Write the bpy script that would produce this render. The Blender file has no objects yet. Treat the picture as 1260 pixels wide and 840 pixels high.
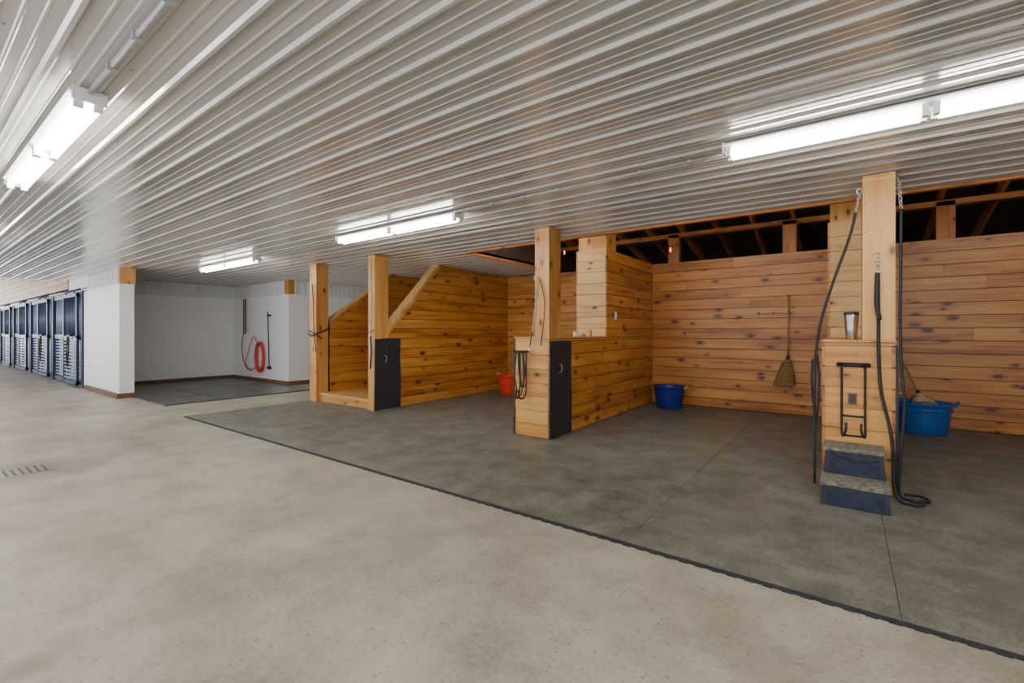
import bpy, math, random
from mathutils import Vector, Matrix
random.seed(7)
scene = bpy.context.scene
H = 2.77      # main ceiling height
EYE = 1.4

# ------------------------------------------------------------------ materials
def newmat(name):
    m = bpy.data.materials.new(name); m.use_nodes = True
    nt = m.node_tree
    return m, nt, nt.nodes['Principled BSDF']

def simple(name, col, rough=0.5, metal=0.0, var=0.12, scale=8, bump=0.0, emis=None, estr=0, coat=0):
    m, nt, b = newmat(name)
    N = nt.nodes; L = nt.links
    tc = N.new('ShaderNodeNewGeometry')
    no = N.new('ShaderNodeTexNoise'); no.inputs['Scale'].default_value = scale
    no.inputs['Detail'].default_value = 5
    L.new(tc.outputs['Position'], no.inputs['Vector'])
    r = N.new('ShaderNodeValToRGB')
    r.color_ramp.elements[0].position = 0.3; r.color_ramp.elements[1].position = 0.7
    r.color_ramp.elements[0].color = tuple(c*(1-var) for c in col)+(1,)
    r.color_ramp.elements[1].color = tuple(min(1, c*(1+var)) for c in col)+(1,)
    L.new(no.outputs['Fac'], r.inputs['Fac'])
    L.new(r.outputs['Color'], b.inputs['Base Color'])
    b.inputs['Roughness'].default_value = rough
    b.inputs['Metallic'].default_value = metal
    b.inputs['Coat Weight'].default_value = coat
    if bump:
        bp = N.new('ShaderNodeBump'); bp.inputs['Strength'].default_value = bump; bp.inputs['Distance'].default_value = 0.01
        L.new(no.outputs['Fac'], bp.inputs['Height']); L.new(bp.outputs['Normal'], b.inputs['Normal'])
    if emis:
        b.inputs['Emission Color'].default_value = emis+(1,); b.inputs['Emission Strength'].default_value = estr
    return m

def wood(name, dark, mid, light, knots=0.12, rough=0.45):
    m, nt, b = newmat(name)
    N = nt.nodes; L = nt.links
    uv = N.new('ShaderNodeUVMap'); uv.uv_map = 'UVMap'
    at = N.new('ShaderNodeAttribute'); at.attribute_name = 'bid'
    sep = N.new('ShaderNodeSeparateXYZ'); L.new(uv.outputs['UV'], sep.inputs[0])
    def math_(op, a, bb=None):
        n = N.new('ShaderNodeMath'); n.operation = op
        if isinstance(a, (int, float)): n.inputs[0].default_value = a
        else: L.new(a, n.inputs[0])
        if bb is not None:
            if isinstance(bb, (int, float)): n.inputs[1].default_value = bb
            else: L.new(bb, n.inputs[1])
        return n.outputs[0]
    def comb(x, y, z):
        c = N.new('ShaderNodeCombineXYZ')
        for i, s in enumerate((x, y, z)):
            if isinstance(s, (int, float)): c.inputs[i].default_value = s
            else: L.new(s, c.inputs[i])
        return c.outputs[0]
    bz = math_('MULTIPLY', at.outputs['Fac'], 57.0)
    kv = comb(math_('MULTIPLY', sep.outputs[0], 2.6), math_('MULTIPLY', sep.outputs[1], 5.0), 0.0)
    vo = N.new('ShaderNodeTexVoronoi'); vo.voronoi_dimensions = '2D'; vo.inputs['Scale'].default_value = 1.0
    L.new(kv, vo.inputs['Vector'])
    # wavy grain: slow warp of the cross coordinate so that streaks wander
    wv = N.new('ShaderNodeTexNoise'); wv.inputs['Scale'].default_value = 1.0; wv.inputs['Detail'].default_value = 2
    L.new(comb(math_('MULTIPLY', sep.outputs[0], 1.6), math_('MULTIPLY', sep.outputs[1], 4.0), bz), wv.inputs['Vector'])
    cross = math_('ADD', sep.outputs[1], math_('MULTIPLY', wv.outputs['Fac'], 0.09))
    gv = comb(math_('MULTIPLY', sep.outputs[0], 0.9), math_('MULTIPLY', cross, 34.0), bz)
    g = N.new('ShaderNodeTexNoise'); g.inputs['Scale'].default_value = 1.0; g.inputs['Detail'].default_value = 5
    g.inputs['Distortion'].default_value = 0.5; g.inputs['Roughness'].default_value = 0.6
    L.new(gv, g.inputs['Vector'])
    gv2 = comb(math_('MULTIPLY', sep.outputs[0], 0.9), math_('MULTIPLY', cross, 7.0), bz)
    g2 = N.new('ShaderNodeTexNoise'); g2.inputs['Scale'].default_value = 1.0; g2.inputs['Detail'].default_value = 3
    L.new(gv2, g2.inputs['Vector'])
    f = math_('ADD', math_('MULTIPLY', g.outputs['Fac'], 0.45), math_('MULTIPLY', g2.outputs['Fac'], 0.55))
    f = math_('ADD', f, math_('MULTIPLY', math_('SUBTRACT', at.outputs['Fac'], 0.5), 0.16))
    r = N.new('ShaderNodeValToRGB')
    e = r.color_ramp.elements
    e[0].position = 0.33; e[0].color = dark+(1,)
    e[1].position = 0.66; e[1].color = light+(1,)
    x = e.new(0.46); x.color = mid+(1,)
    L.new(f, r.inputs['Fac'])
    sepc = N.new('ShaderNodeSeparateColor'); L.new(vo.outputs['Color'], sepc.inputs[0])
    rad = math_('MULTIPLY', math_('SUBTRACT', sepc.outputs[0], 0.5), knots)
    kd = math_('SUBTRACT', rad, vo.outputs['Distance'])
    mr = N.new('ShaderNodeMapRange'); mr.inputs[1].default_value = -0.035; mr.inputs[2].default_value = 0.02
    L.new(kd, mr.inputs[0])
    gate = math_('GREATER_THAN', sepc.outputs[0], 0.58)
    kf = math_('MULTIPLY', math_('MULTIPLY', mr.outputs[0], gate), 0.9)
    mr2 = N.new('ShaderNodeMapRange'); mr2.inputs[1].default_value = -0.20; mr2.inputs[2].default_value = 0.0
    L.new(kd, mr2.inputs[0])
    hf = math_('MULTIPLY', math_('MULTIPLY', mr2.outputs[0], gate), 0.65)
    mh = N.new('ShaderNodeMix'); mh.data_type = 'RGBA'
    L.new(hf, mh.inputs[0]); L.new(r.outputs['Color'], mh.inputs[6]); mh.inputs[7].default_value = dark+(1,)
    mx = N.new('ShaderNodeMix'); mx.data_type = 'RGBA'
    L.new(kf, mx.inputs[0]); L.new(mh.outputs[2], mx.inputs[6])
    mx.inputs[7].default_value = (0.075, 0.020, 0.007, 1)
    L.new(mx.outputs[2], b.inputs['Base Color'])
    b.inputs['Roughness'].default_value = rough
    bp = N.new('ShaderNodeBump'); bp.inputs['Strength'].default_value = 0.15; bp.inputs['Distance'].default_value = 0.004
    L.new(g.outputs['Fac'], bp.inputs['Height']); L.new(bp.outputs['Normal'], b.inputs['Normal'])
    return m

M_WALL = wood('knotty_pine', (0.26,0.075,0.011), (0.47,0.185,0.032), (0.61,0.30,0.072), 0.32, 0.38)
M_POST = wood('post_pine', (0.32,0.125,0.026), (0.52,0.24,0.056), (0.65,0.35,0.105), 0.22, 0.42)
M_LIGHTW = wood('pale_pine', (0.42,0.22,0.075), (0.58,0.34,0.125), (0.70,0.45,0.20), 0.22, 0.5)
M_DARKW = wood('rafter_wood', (0.26,0.085,0.02), (0.46,0.18,0.045), (0.6,0.26,0.08), 0.12, 0.6)
M_ROOF = simple('dark_roof_deck', (0.085,0.055,0.042), 0.8, var=0.4, scale=3)
M_GAP = simple('board_backing', (0.045,0.016,0.006), 0.9)
M_BLACK = simple('black_rubber', (0.022,0.024,0.027), 0.6, var=0.3, scale=25, bump=0.3)
M_ROPE = simple('black_rope', (0.014,0.016,0.02), 0.7, scale=60)
M_IRON = simple('black_iron', (0.02,0.02,0.022), 0.4, metal=0.6)
M_NAVY = simple('navy_steel', (0.010,0.024,0.08), 0.35, var=0.2)
M_SLAT = simple('galvanised_grille', (0.30,0.36,0.46), 0.4, metal=0.3)
M_WHITE = simple('white_enamel', (0.85,0.85,0.84), 0.35, var=0.03)
M_SHEET = simple('white_sheet_metal', (0.76,0.77,0.78), 0.35, var=0.04, scale=2)
M_STEEL = simple('brushed_steel', (0.6,0.6,0.6), 0.28, metal=1.0, var=0.08)
M_CHROME = simple('chain_steel', (0.50,0.49,0.47), 0.3, metal=0.9)
M_PIPE = simple('grey_conduit', (0.42,0.42,0.42), 0.4, metal=0.5)
M_COPPER = simple('brown_pipe', (0.25,0.13,0.08), 0.4, metal=0.6)
M_BLUE = simple('dark_blue_plastic', (0.010,0.024,0.24), 0.35, var=0.1)
M_BLUE2 = simple('blue_plastic', (0.012,0.11,0.40), 0.35, var=0.1)
M_RED = simple('red_plastic', (0.65,0.04,0.02), 0.4)
M_HOSE = simple('red_hose', (0.6,0.04,0.03), 0.45)
M_YELLOW = simple('yellow_rope', (0.55,0.36,0.05), 0.7)
M_STRAW = simple('broom_straw', (0.24,0.14,0.05), 0.9, var=0.5, scale=60, bump=1)
M_STRAW2 = simple('pale_straw', (0.45,0.38,0.27), 0.9, var=0.4, scale=60, bump=1)
M_TAN = simple('wood_handle', (0.36,0.19,0.08), 0.5)
M_GREEN = simple('green_handle', (0.18,0.24,0.12), 0.5)
M_STEPB = simple('blue_worn_plastic', (0.016,0.022,0.042), 0.5, var=0.7, scale=14)
M_STEPP = simple('blue_step_panel', (0.011,0.017,0.044), 0.45, var=0.6, scale=20)
M_TREAD = simple('worn_grip_tread', (0.17,0.155,0.125), 0.85, var=0.6, scale=30, bump=0.5)
M_TUBE = simple('fluorescent_tube', (0.9,0.9,0.9), 0.4, emis=(1.0,0.96,0.89), estr=40)
M_BULB = simple('red_bulb', (0.8,0.1,0.05), 0.4, emis=(1.0,0.10,0.04), estr=5)
M_BASE = simple('brown_curb', (0.16,0.075,0.045), 0.7, var=0.3)
M_WETMAT = simple('wash_mat', (0.075,0.082,0.074), 0.3, var=0.35, scale=4, bump=0.25)
M_PLATE = simple('switch_plate', (0.75,0.74,0.7), 0.4, var=0.02)
M_DARKPL = simple('dark_outlet', (0.02,0.018,0.016), 0.4)
M_ORANGE = simple('orange_plastic', (0.7,0.2,0.04), 0.4)

def ceiling_mat():
    m, nt, b = newmat('painted_ribbed_steel')
    N = nt.nodes; L = nt.links
    g = N.new('ShaderNodeNewGeometry')
    mp = N.new('ShaderNodeMapping'); mp.inputs['Scale'].default_value = (0.5, 2.2, 1)
    L.new(g.outputs['Position'], mp.inputs[0])
    n = N.new('ShaderNodeTexNoise'); n.inputs['Scale'].default_value = 1.6; n.inputs['Detail'].default_value = 2
    L.new(mp.outputs[0], n.inputs['Vector'])
    bp = N.new('ShaderNodeBump'); bp.inputs['Strength'].default_value = 0.45; bp.inputs['Distance'].default_value = 0.025
    L.new(n.outputs['Fac'], bp.inputs['Height']); L.new(bp.outputs['Normal'], b.inputs['Normal'])
    b.inputs['Base Color'].default_value = (0.62, 0.595, 0.56, 1)
    b.inputs['Roughness'].default_value = 0.19
    b.inputs['Metallic'].default_value = 0.3
    b.inputs['Specular IOR Level'].default_value = 0.8
    return m
M_CEIL = ceiling_mat()

def block_mat():
    m, nt, b = newmat('painted_block')
    N = nt.nodes; L = nt.links
    uv = N.new('ShaderNodeUVMap'); uv.uv_map = 'UVMap'
    br = N.new('ShaderNodeTexBrick'); br.inputs['Scale'].default_value = 1.0
    br.inputs['Brick Width'].default_value = 0.4; br.inputs['Row Height'].default_value = 0.2
    br.inputs['Mortar Size'].default_value = 0.006; br.inputs['Mortar Smooth'].default_value = 0.4
    br.inputs['Color1'].default_value = (0.90,0.91,0.92,1); br.inputs['Color2'].default_value = (0.88,0.89,0.90,1)
    br.inputs['Mortar'].default_value = (0.81,0.82,0.84,1)
    L.new(uv.outputs['UV'], br.inputs['Vector'])
    L.new(br.outputs['Color'], b.inputs['Base Color'])
    bp = N.new('ShaderNodeBump'); bp.inputs['Strength'].default_value = 0.4; bp.inputs['Distance'].default_value = 0.006; bp.invert = True
    L.new(br.outputs['Fac'], bp.inputs['Height']); L.new(bp.outputs['Normal'], b.inputs['Normal'])
    b.inputs['Roughness'].default_value = 0.5
    return m
M_BLOCK = block_mat()

def ground(name, c1, c2, c3, speck=None, rough=0.65, big=0.5, specscale=70, stain=None, lo=0.38, hi=0.68, fine=0.45, sthr=0.8, stainmax=0.65, spots=()):
    m, nt, b = newmat(name)
    N = nt.nodes; L = nt.links
    g = N.new('ShaderNodeNewGeometry')
    n1 = N.new('ShaderNodeTexNoise'); n1.inputs['Scale'].default_value = big; n1.inputs['Detail'].default_value = 9; n1.inputs['Roughness'].default_value = 0.68
    n2 = N.new('ShaderNodeTexNoise'); n2.inputs['Scale'].default_value = 48; n2.inputs['Detail'].default_value = 6; n2.inputs['Roughness'].default_value = 0.8
    for n in (n1, n2): L.new(g.outputs['Position'], n.inputs['Vector'])
    mm = N.new('ShaderNodeMath'); mm.operation = 'MULTIPLY_ADD'; mm.inputs[1].default_value = fine
    L.new(n2.outputs['Fac'], mm.inputs[0])
    m2 = N.new('ShaderNodeMath'); m2.operation = 'MULTIPLY'; m2.inputs[1].default_value = 1.05-fine
    L.new(n1.outputs['Fac'], m2.inputs[0]); L.new(m2.outputs[0], mm.inputs[2])
    r = N.new('ShaderNodeValToRGB'); e = r.color_ramp.elements
    e[0].position = lo; e[0].color = c1+(1,); e[1].position = hi; e[1].color = c3+(1,)
    x = e.new((lo+hi)/2); x.color = c2+(1,)
    L.new(mm.outputs[0], r.inputs['Fac'])
    out = r.outputs['Color']
    if stain:
        n3 = N.new('ShaderNodeTexNoise'); n3.inputs['Scale'].default_value = 0.55; n3.inputs['Detail'].default_value = 9; n3.inputs['Roughness'].default_value = 0.7
        n3.inputs['Distortion'].default_value = 1.0
        L.new(g.outputs['Position'], n3.inputs['Vector'])
        mr = N.new('ShaderNodeMapRange'); mr.inputs[1].default_value = 0.50; mr.inputs[2].default_value = 0.68; mr.inputs[4].default_value = stainmax
        L.new(n3.outputs['Fac'], mr.inputs[0])
        fac = mr.outputs[0]
        for (sx,sy,sr) in spots:      # worn / damp patches on the slab
            vd = N.new('ShaderNodeVectorMath'); vd.operation = 'DISTANCE'; vd.inputs[1].default_value = (sx,sy,0)
            L.new(g.outputs['Position'], vd.inputs[0])
            ad = N.new('ShaderNodeMath'); ad.operation='MULTIPLY_ADD'; ad.inputs[1].default_value=sr*1.6
            L.new(n3.outputs['Fac'], ad.inputs[0]); L.new(vd.outputs['Value'], ad.inputs[2])
            ms2 = N.new('ShaderNodeMapRange'); ms2.inputs[1].default_value = sr*1.95; ms2.inputs[2].default_value = sr*1.2; ms2.inputs[4].default_value = 0.8
            L.new(ad.outputs[0], ms2.inputs[0])
            mxx = N.new('ShaderNodeMath'); mxx.operation='MAXIMUM'; L.new(fac, mxx.inputs[0]); L.new(ms2.outputs[0], mxx.inputs[1]); fac = mxx.outputs[0]
        ms = N.new('ShaderNodeMix'); ms.data_type = 'RGBA'
        L.new(fac, ms.inputs[0]); L.new(out, ms.inputs[6]); ms.inputs[7].default_value = stain+(1,)
        out = ms.outputs[2]
    if speck:
        v = N.new('ShaderNodeTexVoronoi'); v.inputs['Scale'].default_value = specscale
        L.new(g.outputs['Position'], v.inputs['Vector'])
        sc = N.new('ShaderNodeSeparateColor'); L.new(v.outputs['Color'], sc.inputs[0])
        a = N.new('ShaderNodeMath'); a.operation = 'GREATER_THAN'; a.inputs[1].default_value = sthr; L.new(sc.outputs[0], a.inputs[0])
        d = N.new('ShaderNodeMath'); d.operation = 'LESS_THAN'; d.inputs[1].default_value = 0.36; L.new(v.outputs['Distance'], d.inputs[0])
        q = N.new('ShaderNodeMath'); q.operation = 'MULTIPLY'; L.new(a.outputs[0], q.inputs[0]); L.new(d.outputs[0], q.inputs[1])
        q2 = N.new('ShaderNodeMath'); q2.operation = 'MULTIPLY'; q2.inputs[1].default_value = 0.6; L.new(q.outputs[0], q2.inputs[0])
        cr = N.new('ShaderNodeValToRGB'); ce = cr.color_ramp.elements
        ce[0].color = speck[0]+(1,); ce[1].color = speck[1]+(1,)
        L.new(sc.outputs[1], cr.inputs['Fac'])
        mx = N.new('ShaderNodeMix'); mx.data_type = 'RGBA'
        L.new(q2.outputs[0], mx.inputs[0]); L.new(out, mx.inputs[6]); L.new(cr.outputs['Color'], mx.inputs[7])
        out = mx.outputs[2]
    L.new(out, b.inputs['Base Color'])
    bp = N.new('ShaderNodeBump'); bp.inputs['Strength'].default_value = 0.4; bp.inputs['Distance'].default_value = 0.006
    L.new(n2.outputs['Fac'], bp.inputs['Height']); L.new(bp.outputs['Normal'], b.inputs['Normal'])
    b.inputs['Roughness'].default_value = rough
    return m
M_FLOOR = ground('concrete', (0.25,0.22,0.17), (0.36,0.325,0.262), (0.46,0.425,0.355),
                 speck=((0.12,0.09,0.065), (0.40,0.30,0.2)), rough=0.42, big=1.4, specscale=50, stain=(0.24,0.205,0.15), lo=0.43, hi=0.62, fine=0.4, sthr=0.84,
                 stainmax=0.5, spots=((-6.6,0.75,0.55),(-2.75,0.33,0.10)))
M_MAT = ground('rubber_stall_mat', (0.085,0.088,0.073), (0.14,0.14,0.117), (0.215,0.207,0.172), rough=0.5, big=3.0, stain=(0.185,0.172,0.135), lo=0.42, hi=0.62, fine=0.42, stainmax=0.6)

# ------------------------------------------------------------------ mesh builder
class MB:
    def __init__(s):
        s.v=[]; s.f=[]; s.mi=[]; s.uv=[]; s.bid=[]; s.sm=[]; s.mats=[]
    def m(s, mat):
        if mat not in s.mats: s.mats.append(mat)
        return s.mats.index(mat)
    def face(s, idx, mat, uvf, bid, sm=False):
        s.f.append(idx); s.mi.append(s.m(mat)); s.sm.append(sm); s.bid.append(bid)
        s.uv.append([uvf(s.v[i]) for i in idx])
    def uvf(s, axis, off):
        if axis == 3: return lambda p: (p[0]+p[1]+0.07, p[2])
        o = [i for i in range(3) if i != axis]
        return lambda p: (p[axis]+off, p[o[0]]+p[o[1]]+off*1.7)
    def box(s, x0,x1,y0,y1,z0,z1, mat, axis=0, bid=None):
        s.prism([(x0,y0),(x1,y0),(x1,y1),(x0,y1)], z0, z1, 2, mat, axis, bid)
    def prism(s, poly, t0, t1, ext, mat, axis=0, bid=None):
        if bid is None: bid = random.random()
        off = bid*31.7
        o = [i for i in range(3) if i != ext]
        n = len(poly); b = len(s.v)
        for t in (t0, t1):
            for p in poly:
                q=[0,0,0]; q[o[0]]=p[0]; q[o[1]]=p[1]; q[ext]=t; s.v.append(tuple(q))
        area = sum(poly[i][0]*poly[(i+1)%n][1]-poly[(i+1)%n][0]*poly[i][1] for i in range(n))
        flip = (area<0) ^ (ext==1) ^ (t1<t0)
        u = s.uvf(axis, off)
        def add(ix):
            if flip: ix = ix[::-1]
            s.face(ix, mat, u, bid)
        add([b+i for i in range(n)][::-1]); add([b+n+i for i in range(n)])
        for i in range(n):
            j=(i+1)%n; add([b+i,b+j,b+n+j,b+n+i])
    def rings(s, rings, mat, cap0=True, cap1=True, closed=False, sm=True, bid=None):
        if bid is None: bid=random.random()
        u = s.uvf(2, bid*31)
        b=len(s.v); k=len(rings[0]); n=len(rings)
        for r in rings:
            for p in r: s.v.append(tuple(p))
        rng = n if closed else n-1
        for i in range(rng):
            a=b+i*k; c=b+((i+1)%n)*k
            for j in range(k):
                j2=(j+1)%k
                s.face([a+j,a+j2,c+j2,c+j], mat, u, bid, sm)
        if not closed:
            if cap0: s.face([b+j for j in range(k)][::-1], mat, u, bid)
            if cap1: s.face([b+(n-1)*k+j for j in range(k)], mat, u, bid)
    def tube(s, pts, r, mat, seg=8, closed=False, smooth=0):
        pts=[Vector(p) for p in pts]
        if smooth: pts=catmull(pts, smooth, closed)
        n=len(pts); rr=[]
        up=None
        for i,p in enumerate(pts):
            if closed: t=pts[(i+1)%n]-pts[i-1]
            else: t=pts[min(i+1,n-1)]-pts[max(i-1,0)]
            if t.length<1e-9: t=Vector((0,0,1))
            t.normalize()
            if up is None:
                up = Vector((0,0,1)) if abs(t.z)<0.9 else Vector((1,0,0))
            a = up - t*up.dot(t)
            if a.length<1e-4: a = t.orthogonal()
            a.normalize(); up=a
            bn=t.cross(a)
            ra = r(i/(n-1)) if callable(r) else r
            rr.append([p+a*math.cos(2*math.pi*j/seg)*ra+bn*math.sin(2*math.pi*j/seg)*ra for j in range(seg)])
        s.rings(rr, mat, closed=closed)
    def cyl(s, p0, p1, r, mat, seg=16, r1=None):
        r1 = r if r1 is None else r1
        s.tube([p0,p1], (lambda t: r+(r1-r)*t), mat, seg)
    def lathe(s, c, prof, mat, seg=32, cap0=True, cap1=True):
        rr=[]
        for (r,z) in prof:
            rr.append([Vector((c[0]+r*math.cos(2*math.pi*j/seg), c[1]+r*math.sin(2*math.pi*j/seg), c[2]+z)) for j in range(seg)])
        s.rings(rr, mat, cap0, cap1)
    def build(s, name, bevel=0):
        me=bpy.data.meshes.new(name)
        me.from_pydata(s.v, [], s.f)
        for m in s.mats: me.materials.append(m)
        uvl=me.uv_layers.new(name='UVMap')
        flat=[]
        for u in s.uv:
            for c in u: flat += [c[0],c[1]]
        uvl.data.foreach_set('uv', flat)
        me.polygons.foreach_set('material_index', s.mi)
        me.polygons.foreach_set('use_smooth', s.sm)
        at=me.attributes.new('bid','FLOAT','FACE'); at.data.foreach_set('value', s.bid)
        me.update()
        ob=bpy.data.objects.new(name, me); scene.collection.objects.link(ob)
        if bevel:
            bv=ob.modifiers.new('Bevel','BEVEL'); bv.width=bevel; bv.segments=2; bv.limit_method='ANGLE'
        return ob

def catmull(p, k, closed=False):
    out=[]; n=len(p)
    rng = n if closed else n-1
    for i in range(rng):
        if closed: a,b,c,d = p[i-1],p[i],p[(i+1)%n],p[(i+2)%n]
        else: a,b,c,d = p[max(i-1,0)],p[i],p[i+1],p[min(i+2,n-1)]
        for j in range(k):
            t=j/k
            out.append(0.5*((2*b)+(-a+c)*t+(2*a-5*b+4*c-d)*t*t+(-a+3*b-3*c+d)*t**3))
    if not closed: out.append(p[-1])
    return out

def clip(poly, a, b, c):
    out=[]; n=len(poly)
    for i in range(n):
        p,q=poly[i],poly[(i+1)%n]
        dp=a*p[0]+b*p[1]-c; dq=a*q[0]+b*q[1]-c
        if dp<=0: out.append(p)
        if dp*dq<0:
            t=dp/(dp-dq); out.append((p[0]+(q[0]-p[0])*t, p[1]+(q[1]-p[1])*t))
    return out

def boards(mb, along, l0, l1, t0, t1, z0, z1, mat=None, bh=0.182, gap=0.009, clips=(), joint=True, start=0.0):
    mat = mat or M_WALL
    k=int(math.floor((z0-start)/bh)); 
    while start+k*bh < z1-0.004:
        a=max(z0, start+k*bh)+gap/2; b=min(z1, start+(k+1)*bh)-gap/2; k+=1
        if b-a<0.01: continue
        cuts=[l0,l1]
        if joint and l1-l0>3.2 and random.random()<0.6:
            x=l0+random.uniform(0.8,3.2)
            while x<l1-0.5:
                cuts.insert(-1,x); x+=random.uniform(3.0,4.8)
        for i in range(len(cuts)-1):
            poly=[(cuts[i]+0.0015,a),(cuts[i+1]-0.0015,a),(cuts[i+1]-0.0015,b),(cuts[i]+0.0015,b)]
            for c in clips:
                poly=clip(poly,*c)
                if len(poly)<3: break
            if len(poly)<3: continue
            mb.prism(poly, t0, t1, 1 if along==0 else 0, mat, along)

# ------------------------------------------------------------------ room shell
fl=MB(); fl.box(-42,5.5,-1.8,12.0,-0.15,0.0,M_FLOOR,0); fl.build('floor')

def ribbed(name, parts, z, mat, period=0.225):
    mb=MB()
    for (x0,x1,y0,y1) in parts:
        prof=[]; y=y0
        while y<y1:
            for dy,dz in ((0,0),(0.014,-0.016),(0.032,-0.016),(0.046,0),(0.098,0),(0.104,-0.004),(0.112,-0.004),(0.118,0),(0.160,0),(0.166,-0.004),(0.174,-0.004),(0.180,0)):
                if y+dy<=y1: prof.append((y+dy,dz))
            y+=period
        prof.append((y1,0))
        nseg=max(1,int((x1-x0)/3.0)); base=len(mb.v)
        for i in range(nseg+1):
            xx=x0+(x1-x0)*i/nseg
            for (a,d) in prof: mb.v.append((xx,a,z+d))
        k=len(prof)
        for i in range(nseg):
            for j in range(k-1):
                a=base+i*k+j
                mb.face([a,a+1,a+k+1,a+k], mat, lambda p:(p[0],p[1]), 0.5)
        # roofing screws in rows between the ribs
        if y0<0:
            for xx in [x1-1.2-1.22*i for i in range(9)]:
                y=y0+0.070
                while y<y1:
                    mb.cyl((xx,y,z+0.001),(xx,y,z-0.004),0.006,M_CHROME,5); y+=period
    mb.build(name)
XL=-5.25   # where the open framing starts
ribbed('ceiling', [(-17.0, 5.5, -1.8, 5.85)], H, M_CEIL)
ribbed('ceiling_wash_bay', [(-17.0, XL, 5.85, 9.5)], H, M_CEIL)
cs=MB(); cs.box(-17,5.5,-1.8,5.85,H+0.02,H+0.06,M_ROOF); cs.box(-17,XL,5.85,9.6,H+0.02,H+0.06,M_ROOF); cs.build('ceiling_deck')

def vribs(mb, axis, l0, l1, t, sgn, z0, z1, mat=M_SHEET):
    l=l0
    def bx(a,b,d0,d1):
        lo,hi=sorted((t+sgn*d0,t+sgn*d1))
        if axis==0: mb.box(a,b,lo,hi,z0,z1,mat,2)
        else: mb.box(lo,hi,a,b,z0,z1,mat,2)
    bx(l0,l1,0,0.008)
    while l<l1-0.03:
        bx(l,l+0.025,0.008,0.024); l+=0.15

w=MB()
w.box(-42,-17,-1.8,2.9,4.4,4.5,M_SHEET)
w.build('ceiling_west_aisle')
w=MB(); w.box(-17.06,-17.0,-1.8,2.84,H,4.4,M_SHEET); w.build('wall_gable_fascia')
w=MB(); boards(w,0,-42,-17.0,2.84,2.88,2.55,4.4,M_WALL); w.box(-42,-17,2.88,2.95,2.5,4.4,M_GAP); w.build('wall_north_over_stalls')
w=MB(); w.box(-17,-15,2.86,2.95,2.5,H,M_SHEET); w.build('trim_stall_header')

w=MB()
w.box(-42,5.5,-2.0,-1.8,-0.15,1.05,M_BLOCK,3)
w.box(-42,-17,-2.0,-1.8,2.45,4.4,M_BLOCK,3); w.box(-17,5.5,-2.0,-1.8,2.45,H+0.06,M_BLOCK,3)
x=-42
while x<5.5:
    w.box(x,min(x+0.5,5.5),-2.0,-1.8,1.05,2.45,M_BLOCK,3); x+=3.0  # unseen side; openings shaped to let in even fill daylight
w.build('wall_south')
w=MB(); w.box(5.5,5.6,-2.0,12.0,-0.15,4.4,M_GAP); boards(w,1,-1.8,12.0,5.46,5.5,0,2.75,M_WALL); w.build('wall_east')

w=MB()
w.box(-15.0,-12.3,2.84,3.09,0,2.42,M_BLOCK,3)
w.box(-15.25,-15.0,2.84,6.41,0,2.39,M_BLOCK,3)
w.box(-15.0,-11.76,6.16,6.41,0,2.39,M_BLOCK,3)
w.box(-12.01,-11.76,6.41,9.5,0,2.39,M_BLOCK,3)
w.box(-11.76,-8.72,9.3,9.5,0,2.39,M_BLOCK,3)
w.build('wall_wash_bay')
w=MB()
w.box(-15.0,-12.3,2.89,3.04,2.42,H,M_SHEET); vribs(w,0,-15.0,-12.32,2.89,-1,2.42,H-0.02)
w.box(-15.2,-15.02,3.09,6.36,2.39,H,M_SHEET); vribs(w,1,3.09,6.18,-15.02,1,2.39,H-0.02)
w.box(-15.0,-11.9,6.2,6.36,2.39,H,M_SHEET); vribs(w,0,-15.0,-11.9,6.2,-1,2.39,H-0.02)
w.box(-11.95,-11.78,6.41,9.4,2.39,H,M_SHEET); vribs(w,1,6.41,9.4,-11.78,1,2.39,H-0.02)
w.box(-11.9,-8.72,9.32,9.4,2.39,H,M_SHEET)
w.build('wall_wash_bay_cladding')
w=MB()
w.box(-12.38,-12.24,2.83,3.10,2.42,H-0.02,M_POST,2)
w.box(-11.9,-11.72,6.13,6.3,2.39,H-0.02,M_POST,2)
w.build('trim_wash_bay_posts')
w=MB()
w.box(-15.0,-14.95,3.09,6.16,0,0.10,M_BASE); w.box(-15.0,-11.76,6.11,6.16,0,0.10,M_BASE)
w.box(-11.76,-11.71,6.11,9.3,0,0.10,M_BASE); w.box(-15.0,-12.25,2.79,2.84,0,0.10,M_BASE); w.box(-12.3,-12.25,2.84,3.1,0,0.10,M_BASE)
w.build('baseboard_wash_bay')
w=MB()
y=3.05
while y<6.0:
    x=-14.93
    while x<-10.4:
        w.box(x,min(x+1.2,-10.3)-0.02,y,min(y+1.0,6.1)-0.02,0,0.022,M_WETMAT); x+=1.2
    y+=1.0
w.build('wash_bay_floor_mat')

# stall mats
w=MB()
ys=[2.86,4.25,5.64,7.03,8.88]
xs=[-8.74]; x=0.22-1.395*6
while x<5.4: 
    if x>-8.0: xs.append(x)
    x+=1.395
xs.append(5.45)
for j in range(len(ys)-1):
    for i in range(len(xs)-1):
        w.box(xs[i]+0.002,xs[i+1]-0.002,ys[j]+0.002,ys[j+1]-0.002,0,0.016,M_MAT)
w.build('stall_floor_mat')
w=MB()
w.box(-8.76,5.45,2.846,2.862,0,0.017,M_BLACK)
x=-8.74
while x<5.4:
    w.box(x,x+0.05,2.838,2.846,0,0.014,M_BLACK); x+=0.09
w.build('mat_edge_strip')

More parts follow.
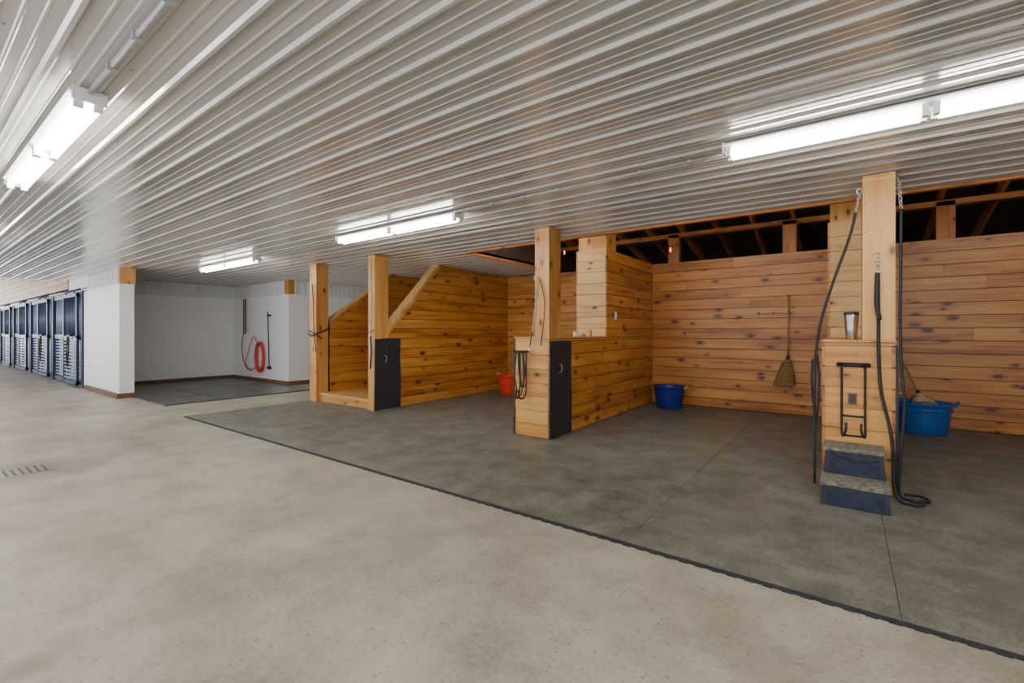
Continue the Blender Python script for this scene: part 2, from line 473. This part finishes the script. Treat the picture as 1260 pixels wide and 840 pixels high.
w=MB(); w.box(-8.66,5.46,8.94,8.97,0,2.72,M_GAP); boards(w,0,-8.66,5.46,8.90,8.94,0.02,2.73); w.build('wall_north')
w=MB(); w.box(-8.6,5.5,12.0,12.1,-0.15,2.9,M_ROOF); w.build('wall_outer_north')
w=MB(); w.box(XL-0.05,XL,5.9,12.0,H+0.06,4.15,M_ROOF); w.box(XL-0.05,XL,5.86,9.6,H-0.02,H+0.06,M_DARKW,1); w.box(XL-0.05,XL,8.98,12.0,0,H+0.06,M_ROOF); w.build('wall_loft_west')
w=MB(); w.box(-8.66,-8.6,9.5,12.1,0,3.4,M_ROOF); w.build('wall_leak_block_west')  # unseen wall added to close off a daylight leak
w=MB(); w.box(-8.6,5.5,5.85,5.9,H+0.06,4.3,M_ROOF); w.box(XL,5.5,5.83,5.90,H-0.022,H+0.07,M_DARKW,0); w.build('trim_ceiling_edge')  # upper wall is unseen, added to block the sky; lower strip is edge trim
def rz(y): return 3.5-0.25*(y-8.9)
w=MB(); w.prism([(5.85,rz(5.85)),(12.1,rz(12.1)),(12.1,rz(12.1)+0.05),(5.85,rz(5.85)+0.05)],-8.66,5.6,0,M_ROOF,0); w.build('ceiling_roof_deck')
w=MB()
x=-5.0
while x<5.4:
    w.prism([(5.92,rz(5.92)-0.17),(11.98,rz(11.98)-0.17),(11.98,rz(11.98)-0.003),(5.92,rz(5.92)-0.003)],x,x+0.045,0,M_DARKW,1); x+=0.61
w.build('roof_rafters')
w=MB()
for x in (-4.62,-2.79,-0.86,1.07,3.0):
    w.box(x,x+0.2,8.975,9.12,0,3.28,M_DARKW,2)
w.box(-5.2,5.45,8.975,9.12,3.22,3.3,M_DARKW,0)
w.build('loft_support_beam')

# ------------------------------------------------------------------ partitions
ZL=1.33; ZH=2.73
def pier_partition(name, x0, x1):
    w=MB(); yf=5.0; ym=6.74; yb=8.9; t=0.022
    w.box(x0+t,x1-t,yf+t,yb-0.002,0,ZL-t,M_GAP); w.box(x0+t,x1-t,ym+t,yb-0.002,ZL-t,ZH-0.01,M_GAP)
    for a,b in ((x0,x0+t),(x1-t,x1)):
        boards(w,1,yf+0.001,yb-0.002,a,b,0.02,ZL-0.025,joint=True)
        boards(w,1,ym+0.001,yb-0.002,a,b,ZL-0.024,ZH)
    boards(w,0,x0+t,x1-t,yf,yf+t,0.02,ZL-0.025,joint=False,mat=M_POST,gap=0.004)
    boards(w,0,x0+t,x1-t,ym,ym+t,ZL,ZH,joint=False,mat=M_LIGHTW,gap=0.006)
    xm=(x0+x1)/2
    w.box(x0-0.006,xm-0.002,yf-0.01,ym-0.002,ZL-0.022,ZL,M_POST,1); w.box(xm+0.002,x1+0.006,yf-0.01,ym-0.002,ZL-0.022,ZL,M_POST,1)
    w.box(x0+0.10,x1-0.02,ym+0.05,ym+0.42,ZH,3.55,M_POST,2)
    w.box(x0+0.02,x0+0.10,ym+0.05,ym+0.25,ZH,3.3,M_POST,2)
    return w.build(name)
pier_partition('stall_partition_wall',-3.61,-3.07)
pier_partition('stall_partition_wall',-0.17,0.343)

def sloped(name, x0,x1, ya, za, yb, zb):
    w=MB(); t=0.022
    a=-(zb-za); b=(yb-ya); c=a*ya+b*za
    cl=[(a,b,c)]
    core=[(5.3,0),(8.9,0),(8.9,ZH-0.01),(5.3,ZH-0.01)]
    core=clip(core,a,b,c-0.01)
    w.prism(core,x0+t,x1-t,0,M_GAP,1)
    for p,q in ((x0,x0+t),(x1-t,x1)):
        boards(w,1,5.3,8.895,p,q,0.02,ZH,clips=cl)
    dy,dz=yb-ya,zb-za; l=math.hypot(dy,dz); ny,nz=-dz/l,dy/l
    k=0.035
    yy0,zz0=5.3, za+(5.3-ya)*dz/dy
    tt=(ZH-za)/dz; y1=ya+dy*tt
    w.prism([(yy0,zz0),(y1,ZH),(y1+ny*k,ZH+nz*k),(yy0,zz0+k*1.3)],x0-0.012,x1+0.012,0,M_LIGHTW,1)
    w.prism([(yy0,zz0-0.07),(yy0,zz0),(y1,ZH),(y1+0.065,ZH)],x1,x1+0.012,0,M_POST,1)
    return w.build(name)
sloped('stair_partition_wall',-6.82,-6.637,5.3,1.43,6.56,2.73)
sloped('stair_partition_wall',-8.66,-8.48,5.3,1.60,6.95,2.73)

def post(x0,x1,y0,y1,z0,z1=H-0.018):
    w=MB(); w.box(x0,x1,y0,y1,z0,z1,M_POST,2)
    w.box(x0-0.004,x1+0.004,y0-0.004,y1+0.004,z1-0.05,z1-0.035,M_LIGHTW,2)
    for z in (z1-0.25,z1-0.5):
        for xx in (x0+0.05,x1-0.05):
            w.cyl((xx,y0-0.006,z),(xx,y0+0.002,z),0.009,M_CHROME,8)
    return w.build('support_post',bevel=0.004)
post(0.12,0.343,4.99,5.24,ZL)
post(-3.29,-3.07,5.0,5.30,ZL)
post(-6.82,-6.637,5.0,5.298,0)
post(-8.72,-8.48,5.0,5.26,0)
w=MB()
w.box(-6.82,-6.64,6.62,7.15,2.735,H-0.018,M_POST,2); w.build('stair_framing_post')
w=MB()
w.box(-8.47,-6.83,5.08,6.35,0,0.15,M_POST,0); w.box(-8.475,-6.825,5.05,6.36,0.15,0.19,M_LIGHTW,0)
for i in range(9):
    y=6.36+i*0.225; z=0.19+0.22*(i+1)
    w.box(-8.47,-6.83,y,y+0.26,z-0.035,z,M_LIGHTW,0)
    w.box(-8.47,-6.83,y+0.01,y+0.03,z-0.22,z-0.035,M_POST,0)
w.build('loft_stair')

def guard(x0,x1):
    w=MB(); a,b=min(x0,x1),max(x0,x1)
    poly=[(4.985,0.02),(5.56,0.02),(5.57,0.5),(5.545,0.9),(5.56,1.27),(5.3,1.285),(5.0,1.27),(4.992,0.7)]
    w.prism(poly,a,b,0,M_BLACK,1)
    xo = b if x1>x0 else a; sg=1 if x1>x0 else -1
    for z in (0.12,0.5,0.9,1.2):
        for y in (5.04,5.5): w.cyl((xo-0.002*sg,y,z),(xo+0.004*sg,y,z),0.007,M_IRON,8)
    w.tube([(xo+0.004*sg,5.2,0.98),(xo+0.05*sg,5.2,0.96),(xo+0.05*sg,5.2,0.88),(xo+0.004*sg,5.2,0.86)],0.006,M_CHROME,8,smooth=4)
    return w.build('rubber_kick_guard')
guard(-3.069,-3.050); guard(-3.611,-3.63); guard(-6.636,-6.617); guard(0.344,0.362)

# ------------------------------------------------------------------ horse stall fronts
def stall_front_mesh(x0):
    w=MB(); y0,y1=2.84,2.92; L=3.58; T=2.42
    for x in (x0-0.07,x0-L+0.07): w.box(x-0.07,x+0.07,y0-0.03,y1+0.03,0,T,M_NAVY)
    w.box(x0-L,x0,y0-0.01,y1,T-0.12,T,M_NAVY); w.box(x0-L,x0,y0,y1,1.2,1.32,M_NAVY); w.box(x0-L,x0,y0,y1,0.02,0.14,M_NAVY)
    w.box(x0-1.92,x0-1.8,y0,y1,0.02,T,M_NAVY)
    x=x0-0.18
    while x>x0-L+0.12:
        w.cyl((x,y0+0.04,1.32),(x,y0+0.04,T-0.1),0.010,M_SLAT,6); x-=0.1
    z=0.17
    while z<1.2:
        w.box(x0-L+0.1,x0-0.1,y0+0.03,y0+0.05,z,z+0.045,M_SLAT); z+=0.085
    a,b=x0-1.78,x0-0.25; yy=y0-0.09
    for p,q in ((a,a+0.09),(b-0.09,b)): w.box(p,q,yy,yy+0.05,0.06,T-0.06,M_NAVY)
    for z in (0.06,1.2,T-0.13): w.box(a,b,yy,yy+0.05,z,z+0.09,M_NAVY)
    x=a+0.15
    while x<b-0.08:
        w.cyl((x,yy+0.025,1.26),(x,yy+0.025,T-0.1),0.010,M_NAVY,6); x+=0.12
    z=0.18
    while z<1.18:
        w.box(a+0.05,b-0.05,yy+0.015,yy+0.03,z,z+0.045,M_SLAT); z+=0.09
    w.cyl((x0-L+0.02,yy+0.02,T+0.03),(x0-0.02,yy+0.02,T+0.03),0.03,M_NAVY,8)
    for x in (a+0.3,b-0.3): w.box(x-0.02,x+0.02,yy,yy+0.03,T-0.05,T+0.03,M_IRON)
    w.box(b-0.05,b+0.06,yy-0.03,yy,1.2,1.24,M_CHROME)
    return w.build('stall_front')
for i in range(7): stall_front_mesh(-15.27-3.6*i)
w=MB()
for i in range(1,8):
    x=-15.26-3.6*i
    w.box(x-0.04,x+0.04,2.98,6.4,0,2.2,M_BLOCK,3)
w.build('wall_stall_dividers')
w=MB(); w.box(-42,-15.26,6.45,6.6,0,0.9,M_BLOCK,3); w.box(-42,-15.26,6.45,6.6,2.5,3.0,M_BLOCK,3); w.build('wall_stall_rear')
w=MB(); w.box(-42,-15.26,2.96,6.6,3.0,3.1,M_SHEET); w.build('ceiling_stalls')
for xx in (-16.2,-19.8):
    w=MB()
    for k in range(3):
        w.tube([(xx+0.08*k,2.70,1.30),(xx+0.12+0.05*k,2.69,1.0),(xx+0.02*k,2.69,0.7-0.1*k),(xx-0.08,2.69,0.95),(xx+0.05*k-0.02,2.70,1.30)],0.012,M_ROPE,6,smooth=5)
    w.box(xx-0.05,xx+0.25,2.69,2.745,1.28,1.32,M_IRON)
    w.build('horse_halter')

# ------------------------------------------------------------------ lights
def fixture(x0,x1,y,z=H-0.018):
    w=MB(); m=(x0+x1)/2
    w.prism([(y-0.055,z),(y+0.055,z),(y+0.04,z-0.05),(y-0.04,z-0.05)],x0,x1,0,M_WHITE,0)
    for s in (-1,1):
        w.prism([(y+s*0.04,z-0.046),(y+s*0.085,z-0.022),(y+s*0.085,z-0.018),(y+s*0.04,z-0.04)],x0,x1,0,M_WHITE,0)
    for a,b in ((x0+0.02,m-0.02),(m+0.02,x1-0.02)):
        for s in (-1,1):
            yy=y+s*0.042
            w.cyl((a+0.02,yy,z-0.078),(b-0.02,yy,z-0.078),0.019,M_TUBE,6)
            w.box(a-0.01,a+0.02,yy-0.02,yy+0.02,z-0.10,z-0.03,M_WHITE); w.box(b-0.02,b+0.01,yy-0.02,yy+0.02,z-0.10,z-0.03,M_WHITE)
    w.box(x0-0.012,x0,y-0.075,y+0.075,z-0.07,z,M_WHITE); w.box(x1,x1+0.012,y-0.075,y+0.075,z-0.07,z,M_WHITE)
    w.build('fluorescent_light_fixture')
fixture(-0.70,1.50,3.6); fixture(-5.82,-3.53,3.8); fixture(-10.93,-8.55,3.9)
fixture(-5.9,-3.42,0.66); fixture(-11.0,-8.6,0.66); fixture(-0.7,1.6,0.66); fixture(-15.8,-13.5,0.66)
w=MB()
for (a,b) in ((-4.9,-3.5),(-2.1,-0.7),(1.3,2.7)):
    fixture(a,b,6.25,3.45)  # added fixtures, hidden above the ceiling edge, to brighten the stalls and back wall
    for x in (a+0.15,b-0.15): w.cyl((x,6.25,3.449),(x,6.25,rz(6.25)-0.005),0.004,M_CHROME,6)
w.build('added_light_hanger')  # hangers for the added stall fixtures
w=MB()
z=H-0.032
w.cyl((-3.5,3.72,z),(-0.72,3.72,z),0.012,M_PIPE,8)
w.cyl((-3.40,0.66,z),(-0.75,0.66,z),0.014,M_PIPE,8)
w.cyl((-8.5,3.88,z),(-5.85,3.88,z),0.012,M_PIPE,8)
w.cyl((-8.5,4.6,z),(1.0,4.6,z),0.009,M_PIPE,8)
for x in (-3.0,-2.2,-1.4,-2.6,-1.0):
    w.box(x,x+0.03,3.70,3.74,z-0.014,z+0.012,M_PIPE); w.box(x,x+0.03,0.64,0.68,z-0.017,z+0.012,M_PIPE)
w.build('ceiling_conduit')

# ------------------------------------------------------------------ floor drain
w=MB()
w.box(-6.84,-6.48,0.30,1.0,0.0,0.004,M_STEEL)
for i in range(12):
    for j in range(4):
        w.box(-6.82+j*0.082,-6.765+j*0.082,0.33+i*0.054,0.352+i*0.054,0.0041,0.005,M_DARKPL)
w.build('floor_drain_grate')

# ------------------------------------------------------------------ mounting steps
w=MB()
x0,x1=-0.165,0.28
def stepblock(y0,y1,z):
    w.prism([(x0+0.0,0.0),(x1-0.0,0.0),(x1-0.015,z-0.03),(x0+0.015,z-0.03)],y0,y1,1,M_STEPB,0)
    w.box(x0,x1,y0-0.012,y1,z-0.03,z,M_TREAD,0)
    w.box(x0+0.04,x1-0.04,y0-0.006,y0+0.0,0.03,z-0.06,M_STEPP,0)
stepblock(4.43,4.98,0.205)
w.prism([(x0+0.015,0.205),(x1-0.015,0.205),(x1-0.03,0.40),(x0+0.03,0.40)],4.70,4.975,1,M_STEPB,0)
w.box(x0+0.015,x1-0.015,4.685,4.98,0.40,0.43,M_TREAD,0)
w.box(x0+0.06,x1-0.06,4.694,4.70,0.23,0.37,M_STEPP,0)
w.tube([(x0+0.07,4.688,0.385),(x0+0.15,4.68,0.35),(0.06,4.68,0.335),(x1-0.12,4.68,0.345),(x1-0.06,4.688,0.36)],0.007,M_ROPE,6,smooth=4)
w.build('mounting_steps',bevel=0.006)

# ------------------------------------------------------------------ tubs, bucket
def tub(name,c,rb,rt,h,mat,hm):
    w=MB()
    prof=[(rb*0.97,0),(rb,0.012),(rb+(rt-rb)*0.5,h*0.5),(rt*0.985,h-0.05),(rt*0.99,h-0.045),(rt,h-0.04),(rt+0.018,h-0.012),(rt+0.018,h),(rt-0.002,h),(rt-0.012,h-0.03),(rb-0.01,0.03)]
    w.lathe(c,prof,mat,40)
    w.lathe(c,[(rt-0.006,h-0.10),(rt+0.006,h-0.095),(rt+0.006,h-0.08),(rt-0.003,h-0.075)],mat,40,False,False)
    for s in (-1,1):
        cx=c[0]+s*(rt+0.01); cy=c[1]
        w.tube([(cx,cy-0.07,c[2]+h-0.05),(cx+s*0.035,cy-0.06,c[2]+h+0.0),(cx+s*0.045,cy,c[2]+h+0.03),(cx+s*0.035,cy+0.06,c[2]+h+0.0),(cx,cy+0.07,c[2]+h-0.05)],0.011,hm,8,smooth=5)
    return w.build(name)
tub('muck_tub',(-2.60,8.42,0.018),0.225,0.275,0.40,M_BLUE,M_YELLOW)
tub('muck_tub',(0.86,8.40,0.018),0.255,0.305,0.42,M_BLUE2,M_BLUE2)
tub('red_bucket',(-6.05,8.15,0.018),0.19,0.24,0.42,M_RED,M_WHITE)

def broom(name, top, joint, d, blen, wide, straw, handle, flare_axis):
    w=MB(); top=Vector(top); joint=Vector(joint); d=Vector(d).normalized()
    w.cyl(top,joint,0.013,handle,10)
    w.cyl(joint-d*0.02,joint+d*0.06,0.022,M_ROPE,10,r1=0.03)
    fa=Vector(flare_axis); fb=d.cross(fa).normalized()
    rr=[]
    for i in range(9):
        t=i/8; ww=0.035+(wide/2-0.035)*(t**0.7); th=0.03+0.03*t
        c=joint+d*(0.04+blen*t)
        rr.append([c+fa*math.cos(2*math.pi*j/24)*ww*(1+0.04*random.random())+fb*math.sin(2*math.pi*j/24)*th + d*(random.uniform(-.015,.02) if t==1 else 0) for j in range(24)])
    w.rings(rr,straw,sm=False)
    for i in range(60):
        a=random.uniform(-1,1); q=joint+d*0.06+fa*a*0.03+fb*random.uniform(-.02,.02)
        e=joint+d*(blen+0.05+random.uniform(-.03,.03))+fa*a*wide*0.5+fb*random.uniform(-.05,.05)
        w.tube([q,(q+e)/2+fa*a*0.02,e],0.003,straw,3)
    for k in (0.10,0.16):
        c=joint+d*k; ww=0.035+(wide/2-0.035)*((k/blen)**0.7)+0.004
        w.tube([c+fa*math.cos(2*math.pi*j/16)*ww+fb*math.sin(2*math.pi*j/16)*0.038 for j in range(16)],0.004,M_ROPE,5,closed=True)
    return w.build(name)
broom('straw_broom',(-0.76,8.84,2.02),(-0.77,8.83,0.98),(-0.12,0,-1),0.44,0.32,M_STRAW,M_TAN,(1,0,0))
w=MB(); w.box(-1.25,-0.70,8.872,8.898,1.70,1.725,M_TAN,0)
for x in (-1.2,-0.98,-0.74): w.tube([(x,8.87,1.71),(x,8.82,1.70),(x,8.81,1.74)],0.006,M_IRON,6,smooth=4)
w.build('tool_hook_rail')
broom('tub_broom',(0.66,8.78,1.0),(0.82,8.45,0.56),(0.1,-0.25,-0.25),0.16,0.26,M_STRAW2,M_GREEN,(1,0,0.0))
w=MB(); w.cyl((-6.42,8.85,1.25),(-6.30,8.60,0.02),0.013,M_GREEN,8)
w.build('fork_handle')

# ------------------------------------------------------------------ ropes & chains
def chain(w,a,b,mat=M_CHROME,pitch=0.028,r=0.003):
    a=Vector(a);b=Vector(b);d=b-a;n=max(2,int(d.length/pitch));d.normalize()
    p1=d.orthogonal().normalized();p2=d.cross(p1)
    for i in range(n):
        c=a+(b-a)*((i+0.5)/n); q=p1 if i%2 else p2
        w.tube([c+d*math.cos(t)*pitch*0.68+q*math.sin(t)*pitch*0.34 for t in [2*math.pi*k/10 for k in range(10)]],r,mat,5,closed=True)
def ring(w,c,r,t,mat=M_CHROME,ax='y'):
    c=Vector(c); pts=[]
    for k in range(16):
        a=2*math.pi*k/16
        pts.append(c+(Vector((math.cos(a)*r,0,math.sin(a)*r)) if ax=='y' else Vector((0,math.cos(a)*r,math.sin(a)*r))))
    w.tube(pts,t,mat,6,closed=True)
def snap(w,c):
    c=Vector(c); w.cyl(c,c-Vector((0,0,0.05)),0.009,M_CHROME,8); ring(w,c+Vector((0,0,0.022)),0.02,0.005); ring(w,c-Vector((0,0,0.075)),0.024,0.005)

w=MB()
ring(w,(0.10,4.975,2.62),0.02,0.006); chain(w,(0.10,4.965,2.60),(0.075,4.95,2.44),r=0.004)
w.tube([(0.073,4.95,2.43),(0.03,4.94,2.22),(-0.08,4.93,1.86),(-0.175,4.93,1.49),(-0.215,4.93,1.16),(-0.222,4.93,0.72),(-0.225,4.95,0.03)],0.011,M_ROPE,8,smooth=6)
w.tube([(-0.205,4.95,1.2),(-0.19,4.94,0.95),(-0.21,4.95,0.6),(-0.245,4.96,0.9),(-0.24,4.96,1.15)],0.009,M_ROPE,8,smooth=6)
w.build('cross_tie_rope')
w=MB()
ring(w,(0.358,5.05,2.70),0.024,0.007,ax='x'); chain(w,(0.365,5.02,2.68),(0.375,4.96,2.42),pitch=0.035,r=0.005)
w.tube([(0.375,4.96,2.42),(0.37,4.94,1.9),(0.368,4.95,1.5),(0.375,4.93,1.1),(0.395,4.93,0.8),(0.375,4.93,0.45),(0.36,4.92,0.12),(0.38,4.92,0.035),(0.47,4.90,0.03),(0.55,4.97,0.03),(0.50,5.07,0.03),(0.40,5.05,0.03)],0.011,M_ROPE,8,smooth=6)
w.build('cross_tie_rope')
w=MB()
ring(w,(0.225,4.965,2.06),0.022,0.006)
snap(w,(0.225,4.955,2.0))
w.tube([(0.225,4.95,1.90),(0.228,4.95,1.5),(0.23,4.95,1.2),(0.245,4.94,0.9),(0.30,4.93,0.6),(0.32,4.92,0.4),(0.325,4.90,0.15),(0.36,4.82,0.035),(0.45,4.77,0.03),(0.50,4.80,0.045),(0.42,4.84,0.05)],0.013,M_ROPE,8,smooth=6)
w.tube([(0.222,4.945,1.9),(0.215,4.94,1.65),(0.235,4.94,1.5)],0.017,M_ROPE,8,smooth=4)
w.build('lead_rope')
w=MB()
ring(w,(-3.26,4.97,2.10),0.02,0.006)
chain(w,(-3.25,4.985,2.05),(-3.265,4.975,1.72),r=0.004,pitch=0.035)
chain(w,(-3.265,4.975,1.72),(-3.30,4.965,1.40),r=0.004,pitch=0.035)
w.tube([(-3.30,4.965,1.40),(-3.32,4.955,1.3),(-3.34,4.955,1.2)],0.008,M_ROPE,6,smooth=4)
w.tube([(-3.20,4.98,2.08),(-3.12,4.97,1.8),(-3.14,4.97,1.5),(-3.18,4.97,1.22)],0.007,M_ROPE,6,smooth=5)
snap(w,(-3.34,4.955,1.18))
w.build('cross_tie_chain')
w=MB()
chain(w,(-6.73,4.985,2.62),(-6.72,4.975,1.55),r=0.005,pitch=0.04)
w.tube([(-6.72,4.97,1.55),(-6.73,4.96,1.3),(-6.70,4.96,1.05)],0.008,M_CHROME,6,smooth=4)
w.tube([(-6.83,4.97,1.42),(-6.75,4.96,1.38),(-6.62,4.97,1.43)],0.007,M_ROPE,6,smooth=4)
w.tube([(-6.70,4.96,1.32),(-6.66,4.95,1.05),(-6.69,4.95,0.75)],0.013,M_ROPE,6,smooth=4)
snap(w,(-6.70,4.965,1.04)); w.build('cross_tie_chain')
w=MB()
w.tube([(-8.74,4.98,1.36),(-8.6,4.97,1.32),(-8.46,4.98,1.36),(-8.455,5.2,1.44),(-8.46,5.28,1.5)],0.014,M_ROPE,6,smooth=4)
w.tube([(-8.74,4.98,1.42),(-8.6,4.965,1.40),(-8.46,4.98,1.34),(-8.44,5.1,1.26)],0.012,M_ROPE,6,smooth=4)
w.tube([(-8.60,4.98,2.35),(-8.52,4.96,2.0),(-8.50,4.96,1.5),(-8.46,4.96,1.2),(-8.44,4.97,1.0)],0.009,M_ROPE,6,smooth=5)
w.build('tie_rope')

w=MB(); yf=4.985
def rack(w,xa,xb,z0,z1):
    d=0.10
    w.tube([(xa,yf-0.01,z1),(xb,yf-0.01,z1)],0.010,M_IRON,8)
    w.tube([(xa,yf-0.01,z1),(xa,yf-d,z1-0.01)],0.009,M_IRON,8); w.tube([(xb,yf-0.01,z1),(xb,yf-d,z1-0.01)],0.009,M_IRON,8)
    w.tube([(xa,yf-d,z1-0.01),(xb,yf-d,z1-0.01)],0.010,M_IRON,8)
    for x,s in ((xa+0.03,1),(xb-0.03,-1)):
        w.tube([(x,yf-0.01,z1),(x,yf-0.012,z0+0.14),(x+s*0.0,yf-0.05,z0+0.03),(x+s*0.01,yf-0.11,z0),(x+s*0.03,yf-0.14,z0+0.06),(x+s*0.03,yf-0.13,z0+0.12)],0.009,M_IRON,8,smooth=5)
    w.tube([(xa+0.03,yf-0.012,z0+0.16),(xb-0.03,yf-0.012,z0+0.16)],0.009,M_IRON,8)
    w.tube([(xa+0.03,yf-0.10,z0+0.005),(xb-0.03,yf-0.10,z0+0.005)],0.009,M_IRON,8)
rack(w,-0.055,0.17,0.50,1.12); w.build('saddle_rack')
w=MB(); rack(w,-3.54,-3.38,0.52,1.14)
w.tube([(-3.47,4.88,1.13),(-3.45,4.87,0.9),(-3.40,4.87,0.66),(-3.36,4.87,0.9),(-3.40,4.88,1.13)],0.012,M_ROPE,6,smooth=5)
w.tube([(-3.50,4.88,1.13),(-3.52,4.87,0.8),(-3.44,4.87,0.56),(-3.38,4.87,0.8),(-3.40,4.88,1.13)],0.009,M_ROPE,6,smooth=5)
w.build('bridle_rack')
w=MB(); w.box(0.02,0.085,4.988,4.999,0.76,0.86,M_BASE); w.box(0.032,0.073,4.984,4.99,0.775,0.845,M_DARKPL); w.build('electrical_outlet',bevel=0.002)
w=MB(); w.box(-3.069,-3.060,7.05,7.13,1.60,1.73,M_PLATE); w.box(-3.060,-3.052,7.08,7.10,1.64,1.69,M_WHITE); w.build('light_switch',bevel=0.002)

w=MB(); w.lathe((0.045,5.12,ZL),[(0.036,0),(0.040,0.006),(0.046,0.10),(0.052,0.19),(0.056,0.215),(0.056,0.225),(0.050,0.225),(0.05,0.20),(0.03,0.05)],M_STEEL,28)
w.lathe((0.045,5.12,ZL),[(0.054,0.218),(0.058,0.222),(0.058,0.238),(0.05,0.246),(0.0001,0.246)],M_DARKPL,28)
w.build('steel_tumbler')
def bottle(c,r,h,mat,cap):
    w=MB(); w.lathe(c,[(r*0.9,0),(r,0.006),(r,h*0.62),(r*0.85,h*0.72),(r*0.4,h*0.8),(r*0.4,h*0.85)],mat,20)
    w.lathe(c,[(r*0.48,h*0.85),(r*0.48,h),(r*0.35,h)],cap,16); w.build('grooming_bottle')
bottle((-3.16,5.85,ZL),0.024,0.09,M_WHITE,M_ORANGE); bottle((-3.13,6.30,ZL),0.02,0.12,M_ORANGE,M_WHITE)
w=MB()
w.prism([(6.0,ZL),(6.14,ZL),(6.12,ZL+0.035),(6.07,ZL+0.05),(6.02,ZL+0.035)],-3.22,-3.12,0,M_STRAW2,0); w.build('grooming_sponge',bevel=0.01)

# ------------------------------------------------------------------ wash bay fittings
w=MB()
cx,cz=-13.2,0.72
for k in range(6):
    rx=0.20+0.012*(k%3); rzz=0.36+0.02*(k%4)
    w.tube([(cx+rx*math.cos(t)+0.01*k,6.10-0.02*(k%3),cz+rzz*math.sin(t)-0.01*k) for t in [2*math.pi*j/28 for j in range(28)]],0.02,M_HOSE,8,closed=True)
w.tube([(cx-0.1,6.09,cz+0.34),(cx-0.35,6.08,1.25),(cx-0.7,6.08,0.75),(cx-0.8,6.07,0.5),(cx-0.55,6.07,0.33),(cx-0.15,6.08,0.4)],0.011,M_HOSE,8,smooth=6)
w.tube([(-14.2,6.10,1.38),(-14.25,6.08,1.0),(-14.15,6.07,0.6),(-13.9,6.07,0.35),(-13.6,6.07,0.3)],0.010,M_DARKPL,8,smooth=6)
w.box(cx-0.05,cx+0.05,6.04,6.158,cz+0.30,cz+0.36,M_IRON)
w.build('water_hose')
w=MB()
for dx in (0,0.12):
    w.cyl((-14.25+dx,6.13,1.4),(-14.25+dx,6.13,2.35),0.018,M_COPPER,8)
w.tube([(-14.25,6.13,1.42),(-14.23,6.12,1.36),(-14.13,6.12,1.36),(-14.13,6.13,1.42)],0.018,M_COPPER,8,smooth=4)
w.box(-14.32,-14.06,6.12,6.159,1.42,1.48,M_CHROME)
w.build('water_pipes')
w=MB(); w.cyl((-12.75,6.10,1.95),(-12.70,6.11,0.45),0.013,M_IRON,8); w.box(-12.8,-12.68,6.10,6.158,1.82,1.87,M_IRON); w.box(-12.76,-12.64,6.08,6.14,0.38,0.46,M_IRON)
w.build('squeegee')

w=MB()
pts=[(-5.1,8.3,3.25),(-4.8,8.35,3.12),(-4.1,8.3,3.0),(-3.2,8.4,3.05),(-2.6,8.5,2.98),(-1.6,8.5,3.2)]
w.tube(pts,0.005,M_ROPE,5,smooth=6)
for p in ((-4.75,8.35,3.10),(-4.1,8.3,2.97),(-2.6,8.5,2.95)):
    w.lathe((p[0],p[1],p[2]-0.05),[(0.004,-0.03),(0.016,-0.015),(0.018,0.0),(0.012,0.03),(0.01,0.05)],M_BULB,12)
w.build('string_light')

# ------------------------------------------------------------------ world, camera
wd=bpy.data.worlds.new('World'); scene.world=wd; wd.use_nodes=True
bg=wd.node_tree.nodes['Background']; bg.inputs[0].default_value=(0.92,0.96,1.0,1); bg.inputs[1].default_value=6.2

cam=bpy.data.cameras.new('camera'); co=bpy.data.objects.new('camera',cam); scene.collection.objects.link(co)
cam.lens=16.0; cam.sensor_width=36; cam.shift_y=-12/1260
co.location=(0,0,EYE); co.rotation_euler=(math.radians(90),0,math.asin(0.5907))
cam.clip_start=0.05
scene.camera=co
